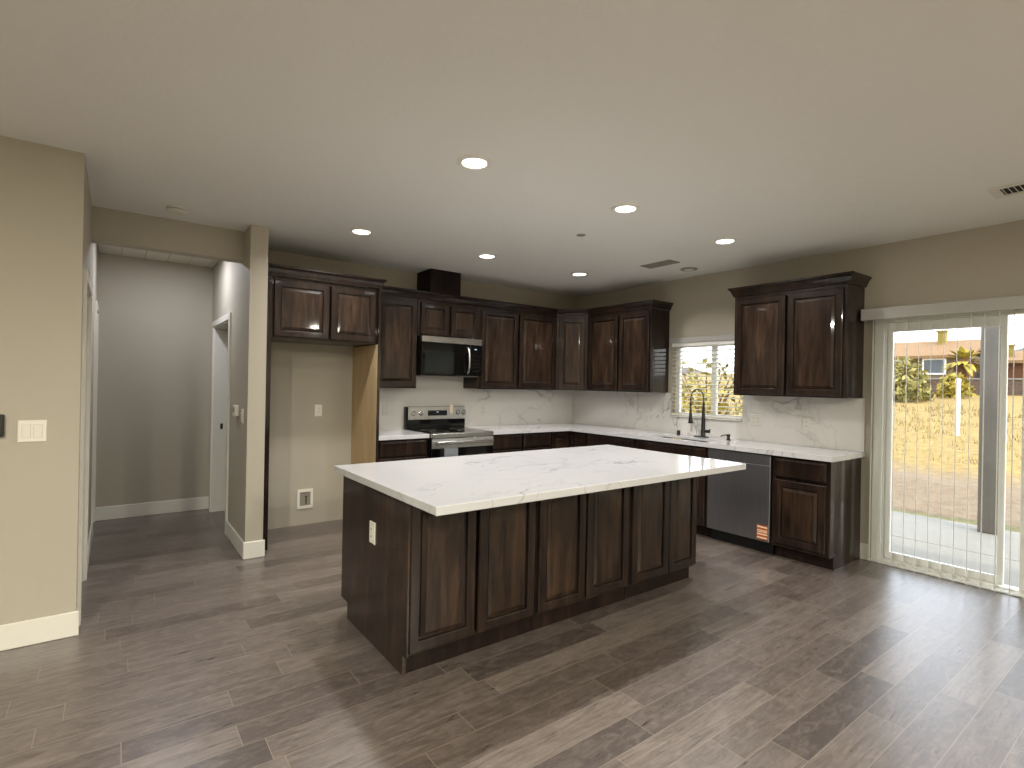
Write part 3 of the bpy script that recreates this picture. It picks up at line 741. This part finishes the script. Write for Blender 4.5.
for i, (x, y) in enumerate(((-6.4, -5.2), (-3.4, -7.6), (-6.4, -8.4), (-1.4, -8.6))):
    downlight('lit recessed ceiling light in the living area behind the camera', x, y, LIVING_W, LIVING_C, 'recessed living room lights')
downlight('lit recessed ceiling light inside the hallway behind the header', -4.70, .30, HALL_W, HALL_C, 'hall lights').location.z = H - .0125
sdt = thing('smoke_detector', 'round white smoke detector on the ceiling before the hallway', 'smoke detector', (-4.802, -.887, H))
obj('base', lathe(B(), [(.068, 0), (.068, -.012), (.062, -.014)], 32), M['white_h'], sdt)
obj('gap_ring', lathe(B(), [(.060, -.0141), (.060, -.0185)], 32), M['grille'], sdt)
obj('cover', lathe(B(), [(.063, -.0187), (.064, -.027), (.05, -.037), (.02, -.039)], 32), M['white_h'], sdt)
sp = thing('ceiling_sensor', 'small round grey disc on the ceiling above the island between the lights', 'ceiling disc', (-2.101, -2.291, H))
obj('plate', lathe(B(), [(.036, 0), (.036, -.004), (.032, -.006)], 28), M['grille'], sp); obj('cap', lathe(B(), [(.02, -.0062), (.02, -.009)], 20), M['grille'], sp)
rd = thing('ceiling_speaker', 'round white ceiling fitting close to the window wall', 'ceiling fitting', (-.375, -2.117, H))
obj('ring', lathe(B(), [(.085, 0), (.085, -.006), (.07, -.012), (.06, -.006)], 32), M['grille'], rd); obj('centre', lathe(B(), [(.055, -.0062), (.05, -.014), (.02, -.016)], 28), M['white_h'], rd)
cv = thing('ceiling_vent', 'flat grey rectangular vent on the ceiling near the window wall', 'vent', (-.785, -2.062, H))
obj('frame', slab([-.085, -.07, .07, .085], [-.18, -.165, .165, .18], holes((-.07, .07, -.165, .165)), 0, -.006), M['grille'], cv)
for i in range(9): obj('louver', bx(-.069, .069, -.163 + i * .0365, -.131 + i * .0365, -.006, -.002), M['grille'], cv)
obj('backing', bx(-.069, .069, -.164, .164, -.0015, -.0005), M['grille'], cv)
c2 = thing('ceiling_vent', 'white louvred air register on the ceiling at the right edge of the photo', 'vent', (-.823, -4.80, H))
obj('frame', slab([-.115, -.075, .075, .115], [-.215, -.165, .165, .215], holes((-.075, .075, -.165, .165)), 0, -.007), M['white_h'], c2)
obj('duct_shade', bx(-.075, .075, -.165, .165, -.0012, -.0004), M['dark'], c2)  # flat dark sheet, its colour stands for the shade inside the duct
for i in range(13):
    bm = B(); yy = -.155 + i * .0258
    v = [bm.verts.new(p) for p in ((-.074, yy - .002, -.0015), (.074, yy - .002, -.0015), (.074, yy - .005, -.009), (-.074, yy - .005, -.009), (-.074, yy + .002, -.0015), (.074, yy + .002, -.0015), (.074, yy - .001, -.009), (-.074, yy - .001, -.009))]
    for q in ((0, 1, 2, 3), (4, 5, 6, 7), (0, 1, 5, 4), (1, 2, 6, 5), (2, 3, 7, 6), (3, 0, 4, 7)): bm.faces.new([v[j] for j in q])
    obj('louver', bm, M['white_h'], c2)

# ------------------------------------------------------------------ outdoors
M['concrete'] = m_ramp('pale_concrete', ((.3, '#74726a'), (.7, '#7d7b72')), 6, .8)
M['patio'] = M['concrete']
def m_ground():
    k = Nodes('dry_ground', .95)
    sp = k.n('SeparateXYZ'); k.l(k.n('NewGeometry').outputs['Position'], sp.inputs[0])
    n1 = k.noise(k.pos((1, 1, 1)), 1.1, 5, .65); n2 = k.noise(k.pos((1, 1, 1)), 7.0, 5, .7)
    sand = k.ramp(n2, ((.3, '#5f4e38'), (.55, '#72624b'), (.8, '#83745e')))
    grass = k.ramp(n2, ((.3, '#5c4a20'), (.5, '#806a31'), (.75, '#9a854a')))
    green = k.ramp(n2, ((.3, '#4a4a1e'), (.7, '#6c6a34')))
    xx = k.math('ADD', sp.outputs[0], k.math('MULTIPLY', k.math('SUBTRACT', n1, .5), 2.5))
    c = k.mix(k.math('MULTIPLY', k.math('SUBTRACT', xx, 5.5), .5), sand, grass)
    k.t.nodes[-1].clamp_factor = True
    g = k.math('LESS_THAN', k.math('ADD', sp.outputs[0], k.math('MULTIPLY', k.math('SUBTRACT', n1, .5), 1.2)), 3.25)
    c = k.mix(k.math('MULTIPLY', g, .8), c, green)
    k.color(c); k.bump(n2, .6, .05); return k.m
M['ground'] = m_ground()
def gz(x): return -.12 + max(0, x - 3.0) * .050
bm = B(); xs = [.14, 2.85] + [3 + i * .75 for i in range(60)] + [60, 90]; ys = [-40 + i * 2.5 for i in range(40)]
rnd = random.Random(3)
V = [[bm.verts.new((x, y, (gz(x) if x > 2.9 else -.16) + (rnd.uniform(-.035, .035) if x > 3.5 else 0))) for y in ys] for x in xs]
for i in range(len(xs) - 1):
    for j in range(len(ys) - 1): bm.faces.new((V[i][j], V[i+1][j], V[i+1][j+1], V[i][j+1]))
struct('ground', bm, M['ground'])
pt = thing('patio_slab', 'pale concrete patio outside the sliding glass door', 'patio', (0, 0, 0))
for a, b in ((.142, 1.425), (1.437, 2.80)): obj('slab', bx(a, b, -9, 2.5, -.17, -.08, bev=.006), M['patio'], pt)
M['greypost'] = m_ramp('grey_painted_post', ((.3, '#5f5a52'), (.7, '#69645c')), 3, .7)
po = thing('patio_post', 'square grey patio post with a beam on top outside the sliding door', 'post', (2.52, -3.96, -.079))
obj('post', bx(-.09, .09, -.09, .09, 0, 2.75, bev=.006), M['greypost'], po)
obj('beam', bx(-.07, .07, -4.5, 4.5, 2.7505, 3.0, bev=.006), M['greypost'], po)
M['whitepole'] = plain('white_pvc', '#c9c7bf', .4, 0, .02)
wp = thing('white_pole', 'white pole standing in the dry field beyond the patio', 'pole', (12, -1.46, gz(12) - .03))
obj('pipe', lathe(B(), [(.05, 0), (.05, 1.42)], 14), M['whitepole'], wp); obj('cap', lathe(B(), [(.058, 1.4205), (.058, 1.47), (.04, 1.49)], 14), M['whitepole'], wp)
# foliage
M['leaf_y'] = m_ramp('yellow_green_leaves', ((.3, '#6a5f14'), (.55, '#978622'), (.8, '#b0a23f')), 5, .7)
M['leaf_g'] = m_ramp('olive_leaves', ((.3, '#55511f'), (.55, '#7d7433'), (.8, '#9a9052')), 5, .7)
M['bark'] = m_ramp('orange_bark', ((.3, '#4a2813'), (.7, '#5d3c20')), 9, .9)
def shrub(label, loc, rx, ry, rzz, n, leaf, mat, grp='shrubs in the yard'):
    r = random.Random(int(abs(loc[0] * 91 + loc[1] * 37)))
    t = thing('shrub', label, 'shrub', loc, 0, grp)
    bm = B()
    for i in range(n):
        while True:
            p = Vector((r.uniform(-1, 1), r.uniform(-1, 1), r.uniform(0, 1)))
            if p.xy.length ** 2 + p.z ** 2 < 1: break
        c = Vector((p.x * rx, p.y * ry, p.z * rzz + .08))
        a = Vector((r.uniform(-1, 1), r.uniform(-1, 1), r.uniform(-.5, 1))).normalized(); b = a.orthogonal().normalized()
        b = Matrix.Rotation(r.uniform(0, 6.28), 3, a) @ b; L_ = leaf * r.uniform(.6, 1.3)
        q = [c - b * L_ * .5, c + a.cross(b) * L_ * .22, c + b * L_ * .5, c - a.cross(b) * L_ * .22]
        bm.faces.new([bm.verts.new(x) for x in q])
    obj('foliage', bm, mat, t)
    bm = B()
    for i in range(7):
        an = i * .9; tube(bm, [(0, 0, 0), (rx * .3 * math.cos(an), ry * .3 * math.sin(an), rzz * .5), (rx * .6 * math.cos(an), ry * .6 * math.sin(an), rzz * .85)], [.03, .02, .008], 5)
    obj('stems', bm, M['bark'], t)
    return t
shrub('large yellow-green shrub at the left of the sliding door view, below the house', (25, 3.6, gz(25)), 1.6, 1.1, 2.0, 900, .35, M['leaf_g'])
shrub('smaller yellow-green shrub beside the large one below the house', (28.6, 2.55, gz(28.6)), .9, .75, 1.2, 500, .3, M['leaf_y'])
shrub('low yellow shrub close outside the sink window', (2.2, -.55, -.12), .5, .9, 1.45, 420, .12, M['leaf_y'])
shrub('bright yellow shrub right of the low one outside the sink window', (3.4, .25, -.12), .7, .9, 1.7, 480, .13, M['leaf_y'])
shrub('tall pale shrub furthest from the sink window', (6.2, 1.9, gz(6.2)), 1.1, 1.3, 2.2, 600, .2, M['leaf_g'])
# palm
pm = thing('palm_tree', 'yellowish palm tree with an orange trunk beyond the brick wall', 'palm tree', (35, 3.65, gz(35)))
obj('trunk', lathe(B(), [(.42, 0), (.45, .6), (.5, 1.2), (.45, 1.8), (.2, 2.0)], 14), M['bark'], pm)
bm = B(); r = random.Random(5)
for i in range(60):
    an, el = r.uniform(0, 2 * PI), r.uniform(-.25, 1.35); L_ = r.uniform(1.1, 1.6)
    d = Vector((math.cos(an) * math.cos(el), math.sin(an) * math.cos(el), math.sin(el))); s_ = Vector((-math.sin(an), math.cos(an), 0))
    pr_ = None
    for k in range(5):
        u = k / 4; c = Vector((0, 0, 1.75)) + d * L_ * u - Vector((0, 0, .55 * u * u)); wdt = .17 * math.sin(PI * min(1, u * .9 + .1)) + .01
        cur = (bm.verts.new(c - s_ * wdt), bm.verts.new(c + s_ * wdt))
        if pr_: bm.faces.new((pr_[0], pr_[1], cur[1], cur[0]))
        pr_ = cur
obj('fronds', bm, M['leaf_y'], pm)
# brick wall
def m_brick():
    k = Nodes('red_brown_brick', .9); b = k.n('TexBrick'); b.inputs['Scale'].default_value = 1.0
    b.inputs['Color1'].default_value = lin('#564335'); b.inputs['Color2'].default_value = lin('#4c392d'); b.inputs['Mortar'].default_value = lin('#5b4b3d')
    b.inputs['Brick Width'].default_value = .4; b.inputs['Row Height'].default_value = .2; b.inputs['Mortar Size'].default_value = .02
    sp = k.n('SeparateXYZ'); k.l(k.n('NewGeometry').outputs['Position'], sp.inputs[0]); c = k.n('CombineXYZ'); k.l(sp.outputs[1], c.inputs[0]); k.l(sp.outputs[2], c.inputs[1])
    k.l(c.outputs[0], b.inputs['Vector']); k.color(b.outputs[0]); return k.m
M['brick'] = m_brick()
fw2 = thing('garden_wall', 'low red-brown block wall crossing the far end of the field', 'wall', (32, 0, gz(32) - .1))
obj('blocks', bx(-.1, .1, -14, 16, 0, .92), M['brick'], fw2); obj('cap', bx(-.14, .14, -14.05, 16.05, .9205, .99, bev=.01), M['concrete'], fw2)
# house beyond
M['stucco'] = m_ramp('tan_stucco', ((.3, '#5e503b'), (.7, '#695b47')), 2, .9)
M['tile'] = m_ramp('tan_roof_tile', ((.3, '#6b4f31'), (.6, '#7e623f'), (.8, '#8a744f')), 3, .9, (1, 6, 6))
M['chim'] = m_ramp('cream_stucco', ((.3, '#7a6a2e'), (.7, '#86763a')), 2, .9)
M['win_d'] = plain('dark_house_window', '#42484c', .2, 0, .2, 3)
def house(label, x0, x1, y0, y1, zb, zw, zr, chim, wins, wallm):
    t = thing('house', label, 'house', (x0, (y0 + y1) / 2, zb)); cy = (y0 + y1) / 2
    obj('walls', bx(0, x1 - x0, y0 - cy, y1 - cy, 0, zw - zb), wallm, t)
    bm = B(); o = .5; pr_ = [(-o, zw - zb - .25), ((x1 - x0) / 2, zr - zb), (x1 - x0 + o, zw - zb - .25), (x1 - x0 + o, zw - zb - .05), ((x1 - x0) / 2, zr - zb + .22), (-o, zw - zb - .05)]
    E0 = [bm.verts.new((a, y0 - cy - o, b)) for a, b in pr_]; E1 = [bm.verts.new((a, y1 - cy + o, b)) for a, b in pr_]
    bm.faces.new(E0); bm.faces.new(E1)
    for i in range(6): bm.faces.new((E0[i], E0[(i+1) % 6], E1[(i+1) % 6], E1[i]))
    obj('roof', bm, M['tile'], t)
    cx, cyy, s_, top = chim
    ch = obj('chimney', bx(cx - x0 - s_, cx - x0 + s_, cyy - cy - s_, cyy - cy + s_, zw - zb - .3, top - zb), M['chim'], t)
    obj('chimney_cap', bx(cx - x0 - s_ - .08, cx - x0 + s_ + .08, cyy - cy - s_ - .08, cyy - cy + s_ + .08, top - zb + .001, top - zb + .12), M['chim'], ch)
    for (a, b, c, e) in wins:
        f = obj('window', slab([a - cy, a - cy + .1, b - cy - .1, b - cy], [c - zb, c - zb + .1, e - zb - .1, e - zb], holes((a - cy + .1, b - cy - .1, c - zb + .1, e - zb - .1)), -.06, -.002, 'YZX'), M['vinyl'], t)
        obj('pane', bx(-.03, -.02, a - cy + .09, b - cy - .09, c - zb + .09, e - zb - .09), M['win_d'], f)
    return t
house('tan-roofed house with a yellow chimney seen through the sliding door', 42, 50, 5.2, 16, 1.7, 4.1, 5.2, (45, 7.22, .25, 6.0), [(6.2, 7.6, 2.7, 3.85), (8.6, 9.6, 2.7, 3.8)], M['stucco'])
M['orange_w'] = m_ramp('orange_wood_wall', ((.3, '#55351d'), (.7, '#623f25')), 2, .9)
house('small orange-walled house at the right edge of the sliding door view', 44, 50, -2.5, 3.6, 2.0, 3.75, 4.3, (45, 3.35, .16, 4.75), [(1.2, 2.0, 2.6, 3.4)], M['orange_w'])
# hills
M['hill'] = m_ramp('hazy_hill', ((.3, '#56504a'), (.7, '#605a52')), .05, 1)
bm = B(); r = random.Random(11); N = 60
top = []; botm = []; back = []
for i in range(N + 1):
    y = -120 + i * 5; h_ = 6 + 5 * math.exp(-((y - 15) / 22) ** 2) + 2.5 * math.sin(i * .55) + r.uniform(-.6, .6)
    top.append(bm.verts.new((165, y, h_ + 1.5))); botm.append(bm.verts.new((120, y, -1))); back.append(bm.verts.new((230, y, -1)))
for i in range(N):
    bm.faces.new((botm[i], botm[i+1], top[i+1], top[i])); bm.faces.new((top[i], top[i+1], back[i+1], back[i]))
struct('hills', bm, M['hill'])

# dry weeds over the field: nobody could count them
M['straw'] = m_ramp('dry_straw', ((.3, '#6a5a30'), (.6, '#8d7d4c'), (.8, '#b3a67c')), 3, .9)
bm = B(); r = random.Random(21)
for i in range(1100):
    x = 7.6 + 14.5 * r.random() ** 1.2; y = r.uniform(-9, 9); s_ = .05 + .006 * x
    for k in range(6):
        an = r.uniform(0, 2 * PI); w_ = s_ * .09; hgt = s_ * r.uniform(.5, 1.4); L_ = s_ * r.uniform(.4, 1.0)
        p0 = Vector((x + r.uniform(-.1, .1), y + r.uniform(-.15, .15), gz(x) - .04)); t_ = Vector((-math.sin(an), math.cos(an), 0)) * w_
        tip = p0 + Vector((math.cos(an) * L_, math.sin(an) * L_, hgt + .04))
        bm.faces.new([bm.verts.new(q) for q in (p0 - t_, p0 + t_, tip)])
tag(obj('dry_weeds', bm, M['straw']), 'dry straw-coloured weeds scattered over the field outside', 'weeds', kind='stuff')
